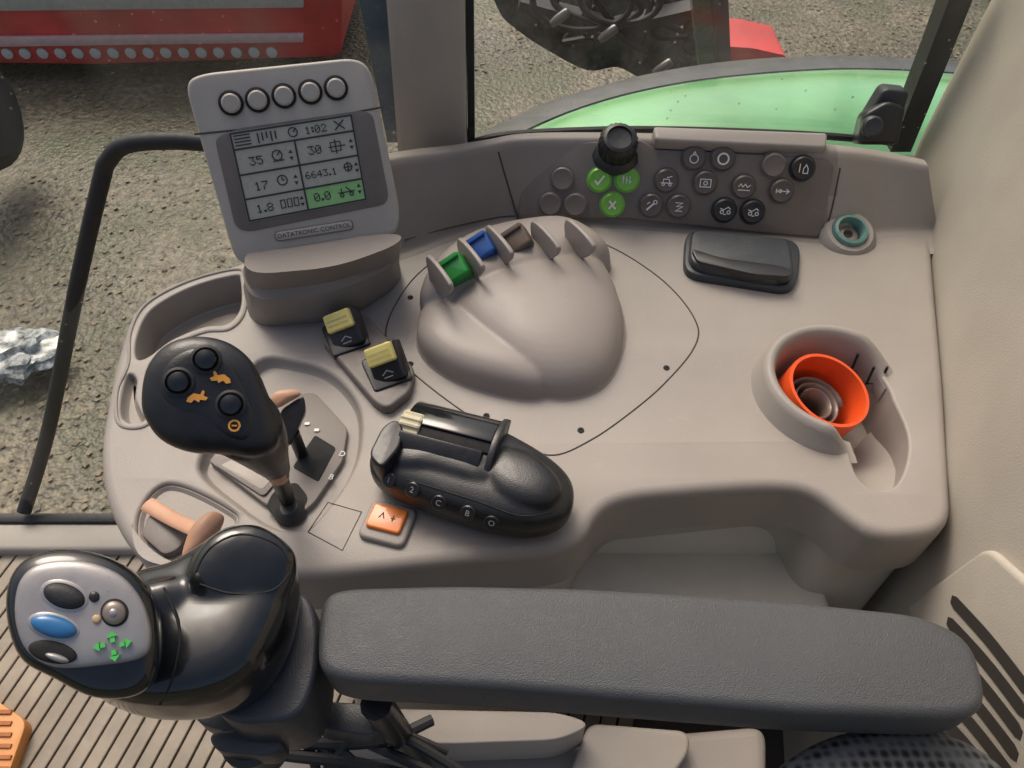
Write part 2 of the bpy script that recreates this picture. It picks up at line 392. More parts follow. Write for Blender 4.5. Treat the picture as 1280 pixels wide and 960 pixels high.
mk('frame_post',quad3([(889,-60),(908,-60),(914,84),(898,86)],17),M_blk2,t)
mk('frame_post',quad3([(858,-60),(889,-60),(897,84),(876,92)],17.5),mat('tinted_green_post',(.08,.16,.11),.3,coat=.4),t)
bm=quad3(cr([(612,-60),(760,-80),(900,-60),(890,80),(850,112),(805,100),(772,84),(735,88),(690,66),(650,40),(622,10)],5),22,2);mk('machine_block',bm,mat('machine_dark',(.06,.068,.06),.5,.6,3,var=.8,vs=1.3,bd=.03,dust=.35),t)
mk('cross_member',quad3([(650,2),(770,34),(884,8),(884,20),(768,48),(648,14)],19.5),M_blk2,t)
for i in range(12):
    x0=random.uniform(670,870);pts=[PY(x0,-60,19+i*.2)]
    for k in range(4):pts.append(PY(x0+random.uniform(-30,30)+k*5,-20+k*random.uniform(20,30)+random.uniform(-6,6),19+i*.2))
    tube('hydraulic_hose',pts,random.uniform(.07,.12),M_rub,t,n=8)
for cx,cy,rx,ry in ((728,2,62,36),(776,0,50,30)):
    tube('hydraulic_hose',[PY(cx+rx*math.cos(a),cy+ry*math.sin(a),18.5) for a in [k*math.pi/5 for k in range(10)]],.08,M_rub,t,n=8,sub=4,closed=True)
for cx,cy in ((700,22),(760,42),(828,84)):
    lathe('hose_coupling',[(.08,-.25),(.11,-.1),(.11,.2),(.08,.25)],Matrix.Translation(PY(cx,cy,18.3))@Matrix.Rotation(.9,4,'Y'),M_met,t,12)
fr=Fr(PY(935,68,24),V((0,-1,0)));bm=bmesh.new();bprism(bm,rpoly(fr.pts([(905,58),(940,60),(985,70),(980,84),(908,82)]),.2),fr.M,-2,0);bev(bm,.08,2)
mk('red_coupling_guard',bm,M_red,label='red painted guard beyond the green mudguard',cat='guard')
bm=bmesh.new()
for i in range(2600):
    if random.random()<.5:p=P(random.uniform(-60,500),random.uniform(60,650),-19.97)
    else:p=P(random.uniform(590,1250),random.uniform(-60,90),-19.97)
    a=random.uniform(0,6.28);s=random.uniform(.05,.2)
    vs=[bm.verts.new(p+V((math.cos(a+k)*s*(1 if k%2 else .6),math.sin(a+k)*s,random.uniform(0,.08)))) for k in (0,1.6,3.1,4.7)]
    bm.faces.new(vs)
mk('fallen_leaves',bm,mat('dead_leaf',(.29,.225,.15),.7,col2=(.07,.062,.04),vs=1.5),kind='stuff',label='scattered dead leaves and chips on the gravel',cat='leaves')
# =================== CAB SHELL
bm=bmesh.new()
bprism(bm,[(-14,-4),(6,-4),(6,7.2),(-14,7.2)],Matrix.Identity(4),-6.4,-6.05);mk('cab_floor',bm,mat('floor_pan',(.07,.055,.045),.7,.2,20),kind='structure',label='painted steel cab floor under the mat')
d=(P(178,745,-6)-P(45,955,-6));d.z=0;d.normalize();n=V((-d.y,d.x,0));bm=bmesh.new();o=P(90,860,-6)
for i in range(-34,60):
    w=.21;a=o+n*(i*.245)
    L=[(-w/2,-.04),(-w/2,.02),(-w/2+.012,.028),(w/2-.012,.028),(w/2,.02),(w/2,-.04)]
    r0=[a+n*x-d*9+V((0,0,z)) for x,z in L];r1=[a+n*x+d*9+V((0,0,z)) for x,z in L]
    bloft(bm,[r0,r1],closed=False)
for co,no in ((V((0,6.85,0)),V((0,1,0))),(V((0,-2,0)),V((0,-1,0)))):
    bmesh.ops.bisect_plane(bm,geom=bm.verts[:]+bm.edges[:]+bm.faces[:],plane_co=co,plane_no=no,clear_outer=True)
mk('floor_mat',bm,M_mat,label='brown ribbed mat covering the cab floor',cat='floor mat',ang=20)
fr=FZ(-5.9);prism('foot_pedal',rpoly(fr.pts([(-90,860),(0,878),(40,905),(10,990),(-90,990)]),.15),fr,-.1,.15,mat('orange_pedal',(.70,.28,.07),.5,.2,20,dust=.2),None,b=.05,label='orange ribbed foot pedal above the floor mat',cat='pedal')
fr=FZ(-5.95);bm=bmesh.new()
for i in range(7):bprism(bm,fr.pts([(-60,893+i*14),(24,893+i*14),(22,898+i*14),(-60,898+i*14)]),fr.M,.2,.23)
mk('pedal_rib',bm,mat('pedal_rib',(.4,.13,.03),.6),bpy.data.objects['foot_pedal'])
t=thing('door_sill',V((-6,7.2,-5.9)),'grey beige plastic door sill with dark rubber seal','door sill')
fr=FZ(-5.9);y0=P(0,688,-5.8).y;y1=P(0,654,-5.8).y
prism('sill_trim',[(-14,y0),(4,y0),(4,y1),(-14,y1)],fr,-.3,.12,M_pil,t,b=.08,seg=3)
prism('seal_strip',[(-14,y1-.02),(4,y1-.02),(4,y1+.18),(-14,y1+.18)],fr,-.3,.18,M_rub,t,b=.06)
t=thing('side_window',V((-4,8.5,0)),'large rain-specked cab side glass with black rubber seal','window')
bm=bmesh.new();rows=[]
for z,y in ((-5.7,y1+.1),(-3,y1+1.0),(0,9.25),(3,9.6),(6,9.6)):
    rows.append([V((-14,y,z)),V((-1.35,y,z))])
bloft(bm,rows,closed=False);mk('glass_pane',bm,M_gls,t)
bm=bmesh.new()
tl=[PY(446,-60,9.3),PY(449,0,9.3),PY(484,178,9.3)]
bloft(bm,[[p,p+V((.46,-.0,0)),p+V((.49,.25,0)),p+V((0,.25,0))] for p in tl]);mk('seal_strip',bm,mat('blue_black_frame',(.09,.13,.16),.25,coat=.5),t)
t=thing('rear_side_window',V((2.5,9.3,1)),'rain-specked rear quarter glass with black seal','window')
bm=bmesh.new();bloft(bm,[[V((-.6,9.25,-.5)),V((6.2,9.25,-.5))],[V((-.6,9.25,6)),V((6.2,9.25,6))]],closed=False);mk('glass_pane',bm,M_gls,t)
bm=bmesh.new();a=[PY(585,188,9.1),PY(581,-60,9.1)]
bloft(bm,[[p,p+V((.09,0,0)),p+V((.09,.2,0)),p+V((0,.2,0))] for p in a]);mk('seal_strip',bm,M_rub,t)
bm=bmesh.new();a=[PY(1124,190,9.35),PY(1168,80,9.35),PY(1222,-60,9.35)]
bloft(bm,[[p+V((-.12,0,0)),p+V((.16,0,0)),p+V((.16,.3,0)),p+V((-.12,.3,0))] for p in a]);mk('seal_strip',bm,M_rub,t)
bm=bmesh.new();a=[PY(586,180,9.1),PY(640,168,9.1),PY(800,162,9.1),PY(1000,168,9.1),PY(1120,178,9.1)]
btube(bm,a,.05,8,4);mk('seal_strip',bm,M_rub,t)
bm=bmesh.new();rg=[]
for (xl,yl),(xr,yr) in (((499,225),(586,220)),((497,190),(582,182)),((482,0),(580,0)),((478,-70),(579,-70))):
    a=PY(xl,yl,8.75);b=PY(xr,yr,8.75);rg.append([a+V((-.02,.5,0)),a+V((0,.06,0)),a+V((.08,0,0)),(a+b)/2+V((0,-.03,0)),b+V((-.08,0,0)),b+V((0,.06,0)),b+V((0,.5,0))])
bloft(bm,rg);mk('window_pillar',bm,M_pil,label='beige plastic cab pillar trim between two windows',cat='pillar')
t=thing('rear_corner_trim',V((5,6,0)),'light beige moulded cab corner trim beside the console','wall trim')
W=cr([V((3.45,-1)),V((3.78,1.5)),V((4.13,3.8)),V((4.55,5.2)),V((5.35,8.0)),V((5.62,9.35)),V((5.75,9.6))],8,False)
bm=bmesh.new();rows=[]
for z in (-6.1,-4,-2,-.5,.2,1,2,3,4.5):
    rows.append([V((p.x+max(z-.2,0)*.05,p.y,z)) for p in W])
bloft(bm,rows,closed=False);wall=mk('trim_panel',bm,M_bei,t,ang=80)
nrm=V((-(3.8-1.5),(4.13-3.78),0)).normalized()
fw=Fr(V((3.78,1.5,0))+nrm*.02,nrm,V((0,-1,0)))
prism('vent_cover',rpoly(fw.pts([(1140,758),(1243,684),(1330,760),(1330,1000),(1215,960)]),.15),fw,-.03,.07,M_bei,t,b=.05,seg=3)
for i in range(8):
    x=1200-i*5;y=750+i*27
    c0=V(fw.px(x,y));c1=V(fw.px(x+48,y+52));c2=V(fw.px(x+100,y+118))
    bm=bmesh.new();pp=cr([c0,c1,c2],6,False);wd=.058
    up=[];dn=[]
    for k,p in enumerate(pp):
        tt=(pp[min(k+1,len(pp)-1)]-pp[max(k-1,0)]).normalized();nn=V((-tt.y,tt.x));ww=wd*(.6 if k in(0,len(pp)-1) else 1);up.append(p+nn*ww);dn.append(p-nn*ww)
    bprism(bm,up+dn[::-1],fw.M,.03,.076);mk('vent_slot',bm,M_vnt,t)
tube('grab_rail',[P(30,640,-5.6),PY(60,540,7.9),PY(96,360,8.5),PY(126,228,8.9),PY(136,200,8.95),PY(158,181,8.95),PY(215,176,8.95),PY(275,180,8.95),PY(300,180,9.1)],.115,M_rub,None,n=14,label='bent black tubular grab rail against the side glass',cat='grab rail')
t=thing('window_catch',PY(1100,150,9),'small black plastic catch at the window corner','catch')
prism('catch_body',rpoly([(-.24,-.26),(.26,-.26),(.28,.2),(.05,.27),(-.2,.12)],.08),Fr(PY(1095,154,8.95),V((-.2,-1,.6))),-.2,.2,M_blk,t,b=.06,seg=3)
prism('catch_bracket',rpoly([(-.25,-.2),(.2,-.2),(.22,.22),(-.1,.24)],.08),Fr(PY(1106,132,9.2),V((-.2,-1,.3))),-.2,.15,M_blk2,t,b=.05,seg=3)
lathe('catch_pivot',[(.13,-.05),(.13,.05),(.1,.08),(.05,.07)],Fr(PY(1090,158,8.7),V((-.2,-1,.6))).M,M_blk2,t,20)
# =================== CONSOLE
con=thing('side_console',V((0,5,0)),'taupe plastic tractor side console with switches and hand rest','console')
outer=rpoly([p for p in Z0.pts([(300,328),(205,352),(160,392),(138,470),(122,560),(128,622),(155,680),(205,722),(385,722),(560,702),(700,690),(732,672),(748,640),(780,622),(900,612),(985,608),(1025,618),(1062,650),(1100,674),(1193,664),(1189,590),(1182,480),(1168,330),(1160,190),(650,190),(480,240),(400,280)])],.3,6)
outer=resamp(outer)
tray=cr(Z0.pts([(170,446),(172,418),(190,386),(238,359),(292,344),(300,350),(300,384),(284,404),(255,408),(215,424),(184,446)]),6)
slot=cr(Z0.pts([(160,468),(170,474),(168,496),(174,512),(180,524),(164,528),(152,520),(152,496)]),6)
gate=cr(Z0.pts([(322,452),(372,452),(415,468),(446,505),(450,550),(438,590),(408,635),(378,662),(335,655),(290,625),(254,594),(252,570),(280,520)]),6)
gate2=cr(Z0.pts([(172,645),(195,610),(225,606),(280,632),(296,652),(262,696),(215,702),(178,688)]),6)
cupc=Z0.px(1040,490);cx,cy=cupc
cup=[V((cx+.61*math.cos(math.radians(a)),cy+.61*math.sin(math.radians(a)))) for a in range(-8,272,8)]
ext=[V(Z0.px(*p)) for p in ((1062,568),(1072,594),(1094,612),(1120,606),(1134,575),(1134,540))]
cup=cup[:-1]+cr([cup[-1]]+ext+[cup[0]],4,False)[:-1]
plate('console_top',outer,[(tray,.025,.45),(slot,.03,.12),(gate,.05,.13),(gate2,.04,.07),(cup,.03,.95)],M_con,con,r=.11,depth=.72)
prism('tray_liner',cr(Z0.pts([(186,438),(194,414),(214,392),(258,370),(288,364),(291,378),(264,396),(226,412)]),6),Z0,-.46,-.36,M_con2,con,b=.04)
tube('tray_rim',[P(x,y,.0) for x,y in ((160,455),(163,415),(183,380),(235,352),(292,337),(306,345),(306,388),(288,411),(256,415),(218,431),(186,458),(184,500),(190,524),(172,535),(148,528),(146,490))],.022,M_con,con,n=8,closed=True)
# scooped pocket beside the cup: sloping floor
bm=bmesh.new();ee=cr(offs(ext+[V(Z0.px(1120,500)),V(Z0.px(1085,540))],.05),5)
bprism(bm,ee,Matrix.Identity(4),-.95,-.3)
for v in bm.verts:
    if v.co.z>-.5:
        dd=(V((v.co.x,v.co.y))-V((cx,cy))).length;v.co.z=-.62+.42*max(0,min(1,(dd-.6)/.5))
bmesh.ops.recalc_face_normals(bm,faces=bm.faces);mk('cup_side_scoop',bm,M_con,con)
low=rpoly(Z0.pts([(300,560),(340,660),(560,672),(690,668),(722,655),(738,612),(765,590),(990,583),(1026,592),(1046,632),(1075,650),(1180,650),(1180,400),(600,380)]),.2)
prism('lower_panel',low,Z0,-6.05,-.7,M_bei,con,b=.0)
fr=FZ(-1.55)
xl=Z0.px(715,560)[0];xr=Z0.px(1070,560)[0];yk=Z0.px(880,575)[1]
M_bin=mat('bin_lining',(.60,.55,.46),.5,.3,60,var=.04,vs=.8,dust=.1)
prism('storage_bin_floor',rpoly([(xl,2.9),(xr,2.9),(xr,yk+.1),(xl,yk+.1)],.2),fr,-.4,0,M_bin,con,b=.08,seg=3)
fr=Fr(V((0,yk-.03,-1.1)),V((0,-1,.25)))
prism('storage_bin_back',rpoly([(xl+.15,-.6),(xr-.1,-.6),(xr-.1,.5),(xl+.15,.5)],.2),fr,-.05,.04,M_bin,con,b=.05,seg=3)
# rear riser
Bc=[P(385,345,0),P(500,318,0),P(560,296,0),P(610,281,0),P(650,275,0),P(720,276,0),P(840,283,0),P(950,291,0),P(1035,297,0),P(1100,290,0),P(1172,288,0)]
Tc=[P(400,220,.88)]+[P(x,y,.88) for x,y in ((500,200),(560,193),(610,185),(650,178),(720,176),(840,178),(950,184),(1035,191))]+[P(1100,198,.75),P(1160,210,.7)]
Bc=cr(Bc,6,False);Tc=cr(Tc,6,False)
rows=[]
for f,dy,dz in ((0,-.4,-.04),(0,-.1,.003),(.03,-.01,.0),(.2,0,0),(.5,0,0),(.85,0,0),(.96,.01,.01),(1,.06,.02),(1,.22,-.02),(1,.36,-.2),(1,.5,-.9)):
    row=[]
    for b,t_ in zip(Bc,Tc):
        p=b.lerp(t_,f)+V((0,dy,dz));row.append(p)
    rows.append(row)
cols=[cr([r[i] for r in rows],3,False) for i in range(len(rows[0]))]
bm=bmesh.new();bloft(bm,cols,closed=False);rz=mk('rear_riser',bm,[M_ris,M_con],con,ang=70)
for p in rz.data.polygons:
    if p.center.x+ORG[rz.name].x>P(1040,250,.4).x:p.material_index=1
pB0=P(650,274,0);pB1=P(1033,297,0);pT=P(840,178,.88)
xd=(pB1-pB0).normalized();yd=(pT-(pB0+pB1)/2);pn=xd.cross(yd).normalized()
FP=Fr((pB0+pB1)/2+pn*.01,pn,xd)
prism('button_panel',rpoly(FP.pts([(654,182),(735,178),(800,174),(818,186),(1034,198),(1042,206),(1024,296),(940,289),(780,272),(648,274)]),.08),FP,-.12,.05,M_con2,con,b=.02,seg=2)
fr=Fr(P(925,180,.93),V((0,-.3,1)),xd)
prism('top_rail',rpoly(fr.pts([(815,163),(1032,171),(1030,190),(818,180)]),.06),fr,-.1,.08,M_con,con,b=.04,seg=3)
def drape(o,pts,r,m,nm='panel_seam',par=None,lift=.002,n=6,sub=4):
    q=[]
    for x,y in pts:
        l,nn=hit(o,x,y);q.append(l+nn*lift)
    return tube(nm,q,r,m,par or con,n=n,sub=sub)
drape(rz,[(623,190),(636,235),(648,275)],.011,M_grv);drape(rz,[(1050,210),(1040,260),(1030,298)],.011,M_grv)
drape(rz,[(505,300),(560,285),(620,272),(644,270)],.008,M_grv)
def button(px,py,m,kind=None,im=M_wht,r=.142):
    x,y=FP.px(px,py)
    b=lathe('push_button',[(r+.018,.04),(r+.018,.058),(r,.06),(r,.1),(r-.02,.118),(r-.045,.112),(.02,.108)],LM(FP,x,y),m,con,28)
    if not kind:return
    bm=bmesh.new();M=LM(FP,x,y,.121);k=r/.142;w=.011
    def s(p,cl=False,w=w):stroke(bm,[(a*k*.9,c*k*.9) for a,c in p],w,M,0,cl)
    def ring(R,cx=0,cy=0,w=w):s([(cx+R*math.cos(i*.45),cy+R*math.sin(i*.45)) for i in range(14)],True,w)
    if kind=='check':s([(-.06,-.01),(-.02,-.06),(.065,.06)],w=.022)
    elif kind=='x':s([(-.045,-.055),(.045,.055)],w=.024);s([(-.045,.055),(.045,-.055)],w=.024)
    elif kind=='bars':
        for i in range(3):s([(-.05+i*.045,-.05),(-.05+i*.045,.05)]);s([(-.065+i*.045,.02-i*.02),(-.03+i*.045,.02-i*.02)])
    elif kind=='ring':ring(.07,w=.02)
    elif kind=='drop':ring(.055,0,-.01);s([(-.02,.05),(.0,.08),(.02,.05)])
    elif kind=='car':
        s([(-.08,-.03),(.08,-.03)]);s([(-.05,-.03),(-.04,.02),(.03,.02),(.05,-.03)]);ring(.016,-.04,-.05,.01);ring(.016,.05,-.05,.01);s([(.0,.04),(.07,.06)])
    elif kind=='box':s([(-.07,-.05),(.07,-.05),(.07,.05),(-.07,.05)],True);ring(.025)
    elif kind=='wave':s([(-.08,0),(-.05,.04),(-.02,0),(.01,.04),(.04,0),(.08,.03)]);s([(-.08,-.04),(.08,-.04)])
    elif kind=='arrow':s([(-.09,0),(.09,0)]);s([(.05,.03),(.09,0),(.05,-.03)]);ring(.02,-.03,0,.01);s([(-.08,.03),(-.08,-.03)])
    elif kind=='wrench':s([(-.06,-.06),(.03,.03)],w=.02);ring(.025,.05,.05);s([(-.06,.02),(-.02,.05)])
    elif kind=='swirl':s([(-.05,.05),(.05,.05),(-.03,0),(.05,-.0),(-.04,-.06),(.05,-.06)])
    elif kind=='tools':ring(.022,-.04,-.02);ring(.022,.05,-.02);s([(-.07,.03),(-.02,.01),(.04,.05),(.07,.02)]);s([(-.02,-.05),(.02,-.05)])
    elif kind=='lamp':s([(-.05,-.05),(-.05,.06)]);s([(0,-.06),(.0,.0),(.03,.05),(.06,.0),(.06,-.06)],True)
    mk('button_symbol',bm,im,b)
M_pb=mat('dark_brown_button',(.095,.076,.068),.35,coat=.2)
for a in ((703,223),(719,255)):button(*a,M_con2)
for a in ((688,254),(965,206)):button(*a,M_con2)
button(749,224,M_gbt,'check');button(783,224,M_gbt,'bars');button(765,255,M_gbt,'x')
button(832,225,M_pb,'car');button(813,256,M_pb,'wrench');button(847,257,M_pb,'swirl');button(880,228,M_pb,'box')
button(866,197,M_pb,'drop');button(902,198,M_pb,'ring');button(928,233,M_pb,'wave');button(975,238,M_pb,'arrow')
button(1001,210,M_blk,'lamp');button(904,262,M_blk,'tools');button(939,264,M_blk,'tools')
x,y=FP.px(770,190);kb=Fr(FP.w(x,y,.0),V((0,-.45,.9)))
prof=[(.29,-.05),(.30,.0),(.26,.05),(.225,.07),(.225,.27),(.19,.33),(.15,.34),(.14,.31),(.02,.30)]
bm=bmesh.new();n=48;bloft(bm,[[kb.M@V(((r+(.012*(k%2) if .05<z<.3 else 0))*math.cos(2*math.pi*k/n),(r+(.012*(k%2) if .05<z<.3 else 0))*math.sin(2*math.pi*k/n),z)) for k in range(n)] for r,z in prof])
mk('rotary_knob',bm,M_blk,con,ang=25)
fs=Fr(P(1062,290,.12),V((0,-.35,1)))
sk=lathe('power_socket',[(.21,-.12),(.22,.03),(.2,.07),(.165,.08),(.15,.05),(.145,-.3),(.02,-.3)],fs.M,M_teal,con)
lathe('socket_insert',[(.12,-.2),(.12,-.05),(.06,-.04),(.05,-.1),(.02,-.1)],fs.M,M_bz,sk,20)
lathe('socket_collar',[(.36,-.2),(.34,-.04),(.28,.02),(.225,.02),(.225,-.1)],fs.M,M_con,con)
fr=FZ(.06)
lid=prism('ashtray_bezel',rpoly(fr.pts([(856,298),(866,289),(988,301),(1000,312),(997,352),(985,365),(865,346),(854,336)]),.15),fr,-.1,.04,M_blk2,con,b=.04,seg=3)
fr=FZ(.14)
prism('ashtray_lid',rpoly(fr.pts([(864,290),(985,302),(992,345),(972,355),(875,338),(860,328)]),.16),fr,-.08,.06,M_blk2,lid,b=.06,seg=4)
prism('lid_finger_rail',rpoly(fr.pts([(862,318),(900,330),(975,340),(990,346),(985,354),(940,351),(870,335)]),.08),fr,-.02,.1,M_blk,lid,b=.04,seg=3)
n=72
prof=[(.86,-.04),(.81,.02),(.76,.2),(.72,.26),(.68,.27),(.64,.24),(.615,.15),(.60,-.05),(.60,-.8)]
A0=math.radians(272);A1=math.radians(368)
rings=[]
for r,z in prof:
    ring=[]
    for k in range(n+1):
        a=A1-2*math.pi+(A0-A1+2*math.pi)*k/n
        e0=k/n;e1=(n-k)/n;f=max(1-min(1,e0/.2),1-min(1,e1/.10));f=f*f*(3-2*f)
        zz=z*(1-f)+min(z,-.03)*f if z>0 else z
        if z<-.1 and f>.5:zz=-.25
        ring.append(V((cx+r*math.cos(a),cy+r*math.sin(a),zz)))
    rings.append(ring)
bm=bmesh.new();bloft(bm,rings,cap=False,closed=False);mk('cup_holder_collar',bm,M_con,con,ang=80)
for x,y in ((1080,440),(1100,456)):
    p=P(x,y,.1)+V((.0,-.03,0));tube('cup_clip',[p+V((-.07,0,0)),p+V((-.07,-.02,-.25)),p+V((.07,-.02,-.25)),p+V((.07,0,0))],.014,M_drk,con,n=6,sub=1)
# hand rest dome
bm=bmesh.new();fr=FZ(-.02)
def slope(v):
    k=max(0,min(1,(v.z)/.6));return V((v.x-.06*k,v.y+.12*k,v.z))
o1=cr(fr.pts([(560,398),(585,356),(640,330),(705,322),(750,340),(774,383),(778,436),(756,484),(708,502),(655,492),(610,462),(575,430)]),6)
bpillow(bm,o1,fr.M,.50,0.05,2.7,12,slope)
o2=cr(fr.pts([(523,428),(532,402),(572,398),(635,422),(686,470),(694,490),(667,503),(610,494),(562,476),(532,452)]),6)
bpillow(bm,o2,fr.M,.36,.05,3.6,12,slope)
o3=cr(fr.pts([(530,402),(545,358),(600,322),(700,303),(745,316),(762,342),(700,376),(600,400)]),6)
bpillow(bm,o3,fr.M,.53,.05,3.6,12,slope)
o4=cr(fr.pts([(515,420),(545,350),(640,318),(740,325),(790,400),(790,450),(760,496),(690,516),(600,502),(530,460)]),6)
bpillow(bm,o4,fr.M,.05,.05,2,6)
dome=fuse(mk('hand_rest',bm,M_dome,con),.022,4)
def fin(px,py,k=.8):
    c=P(px,py,.45);f=Fr(c,V((.86,.5,0)),V((.5,-.86,0)))
    pts=cr([(-.16,-.35),(-.17,0),(-.15,.14),(-.08,.23),(.02,.21),(.14,.1),(.34,-.02),(.5,-.35)],5)
    prism('lever_guard_fin',[p*k for p in pts],f,-.026,.026,M_dome,con,b=.016,seg=3)
for a in ((545,352),(583,330),(618,314),(674,308),(716,306)):fin(*a)
def tab(px,py,m,s=1):
    c=P(px,py,.57);f=Fr(c,V((-.3,-.55,.8)),V((.86,.5,.0)))
    b=prism('remote_valve_tab',rrect(.29*s,.29*s,.05),f,-.2,.05,m,con,b=.04,seg=3)
    prism('tab_ridge',rrect(.27*s,.06,.02,0,.1*s),f,.05,.085,m,b,b=.015)
tab(567,336,M_grn);tab(600,309,M_blt);tab(645,299,M_brt)
sm=[(482,418),(492,385),(520,345),(560,318),(640,292),(712,292),(770,312),(830,352),(868,398),(869,432),(830,480),(780,522),(735,552),(692,569),(650,556),(590,522),(530,478),(492,442)]
tube('panel_seam',[P(x,y,.0) for x,y in sm],.009,M_grv,con,n=6,sub=6,closed=True)
tube('panel_seam',[P(x,y,.0) for x,y in ((385,665),(410,628),(452,640),(428,688),(385,665))],.006,M_grv,con,n=6,sub=1)
for x,y in ((833,460),(726,538),(513,455),(608,520),(747,313),(513,372)):
    p=P(x,y,0);lathe('screw_head',[(.035,0),(.033,.008),(.012,.009),(.01,.002)],Matrix.Translation(p),M_drk,con,16)
# rocker switches
fr=FZ(0);hs=prism('rocker_housing',rpoly(fr.pts([(403,432),(436,394),(462,404),(520,470),(514,498),(486,520),(470,512)]),.08),fr,-.05,.12,M_con2,con,b=.03,seg=3)
for x,y in ((433,422),(484,464)):
    c=P(x,y,.12);f=Fr(c,V((0,-.1,1)),V((.8,.38,0)))
    b=prism('rocker_switch',rrect(.42,.44,.04),f,-.05,.05,M_blk,hs,b=.02)
    f2=Fr(f.w(0,0,.15),V((-.2,-.75,.75)),V((.8,.38,0)))
    prism('rocker_paddle',rrect(.34,.40,.03),f2,-.2,.03,M_blk,b,b=.03,seg=3)
    prism('yellow_rocker_cap',rrect(.30,.20,.03,0,.09),f2,.0,.10,M_yel,b,b=.03,seg=3)
    bm=bmesh.new();stroke(bm,[(-.12,.06),(.12,.06)],.008,f2.M,.102);stroke(bm,[(-.12,.11),(.12,.11)],.008,f2.M,.102);mk('cap_rib',bm,M_och,b)
    bm=bmesh.new();stroke(bm,[(-.06,-.12),(.0,-.08),(.06,-.12)],.012,f2.M,.032);stroke(bm,[(-.05,-.15),(.05,-.15)],.01,f2.M,.032);mk('switch_symbol',bm,M_gry,b)
f=Fr(P(485,655,.02),V((0,0,1)),V((.95,-.26,0)))
bz=prism('switch_bezel',rrect(.44,.40,.08),f,-.05,.04,M_con,con,b=.03,seg=3)
prism('orange_rocker',rrect(.33,.25,.04,-.01,.02),f,.0,.08,M_orl,bz,b=.02,seg=3)
bm=bmesh.new();stroke(bm,[(-.08,.0),(-.055,.055),(-.03,.0)],.01,f.M,.082);stroke(bm,[(.03,.02),(.07,.02)],.009,f.M,.082);stroke(bm,[(.05,-.01),(.05,.05)],.009,f.M,.082);mk('switch_symbol',bm,M_drk,bz)
# gate plate details
fg=FZ(-.13)
gp=prism('gate_plate',rpoly(fg.pts([(262,580),(292,564),(345,550),(350,500),(395,495),(436,540),(430,580),(395,632),(368,655),(330,632)]),.06),fg,0,.07,M_ris,con,b=.015)
fg=FZ(-.055)
prism('gate_slot_shade',rpoly(fg.pts([(366,584),(394,544),(420,560),(398,602)]),.03),fg,-.02,.004,M_drk,gp,b=0)  # shade inside the open slot, painted as a near-black sheet on the plate
prism('gate_slot_shade',rpoly(fg.pts([(332,634),(342,614),(370,602),(386,622),(374,644),(352,652)]),.06),fg,-.02,.004,M_drk,gp,b=0)  # lever opening, its shade also a dark sheet
prism('gate_frame_rim',rpoly(fg.pts([(268,582),(296,568),(350,598),(330,622)]),.05),fg,-.02,.02,M_con2,gp,b=.005)
prism('gate_inlay',rpoly(fg.pts([(276,583),(297,573),(342,599),(328,614)]),.04),fg,-.02,.024,M_pil,gp,b=.004)
for s_,x,y in (('D',428,568),('B',414,597)):
    bm=bmesh.new();a,b=fg.px(x,y);btext(bm,s_,.085,fg.M,a,b,-.3,.008);mk('gate_letter',bm,M_wht,gp)
for x,y in ((384,530),(396,538),(374,552)):
    bm=bmesh.new();a,b=fg.px(x,y);bprism(bm,rrect(.05,.035,.01,a,b),fg.M,.005,.01);mk('gate_mark',bm,M_wht,gp)
al=thing('auxiliary_lever',P(370,565,0),'short black lever with salmon orange cap beside the gear gate','lever')
fr=FC(362,520,.45,.3);prism('lever_blade',rpoly(fr.pts([(350,514),(380,494),(383,514),(362,558),(352,550)]),.06),fr,-.12,.06,M_blk,al,b=.05,seg=3)
tube('lever_stem',[P(366,540,.35),P(378,570,-.1)],.06,M_blk,al,sub=1)
fr=FC(358,498,.62,.3);pillow('lever_cap',cr(fr.pts([(338,500),(346,489),(368,487),(376,493),(364,501),(346,510)]),5),fr,.05,.06,M_pnk,al)
hl=thing('hand_throttle_lever',P(225,660,0),'salmon orange plastic lever in a console slot','lever')
fr=FZ(.02);prism('slot_cover',rpoly(fr.pts([(175,668),(188,640),(240,652),(225,685),(205,694)]),.06),fr,-.1,.0,M_con2,hl,b=.02)
tube('lever_arm',[P(184,630,.03),P(215,648,.1),P(248,664,.28)],[.075,.07,.065],M_pnk,hl,flat=.4)
fr=FC(256,668,.42);pillow('lever_knob',cr(fr.pts([(228,690),(240,658),(262,640),(280,646),(272,668),(246,696),(232,700)]),5),fr,.1,.12,M_pnk,hl)
# =================== THROTTLE UNIT
tu=thing('throttle_control_unit',P(590,620,0),'black moulded throttle module with thumbwheel and lettered buttons','control unit')
fr=FZ(.25)
bm=bmesh.new()
bpillow(bm,cr(fr.pts([(463,590),(470,562),(498,534),(540,518),(602,534),(670,568),(710,600),(717,630),(702,656),(662,667),(604,658),(536,636),(482,612)]),6),fr.M,.26,.27,3.0,12)
fr=FZ(.42)
bpillow(bm,cr(fr.pts([(622,562),(668,574),(698,602),(700,622),(680,638),(640,632),(610,610),(602,580)]),6),fr.M,.15,.3,2.6,8)
bpillow(bm,cr(fr.pts([(486,562),(500,534),(545,522),(600,538),(634,566),(628,600),(600,610),(540,594),(496,586)]),6),fr.M,.14,.3,3.2,8)
body=fuse(mk('module_body',bm,M_blk,tu),.022,4)
c=P(566,566,.22);d=(P(626,582,.46)-P(510,552,.46)).normalized();X=V((-d.y,d.x,0))
M=Matrix(((d.x,X.x,0,c.x),(d.y,X.y,0,c.y),(0,0,1,c.z),(0,0,0,1)))
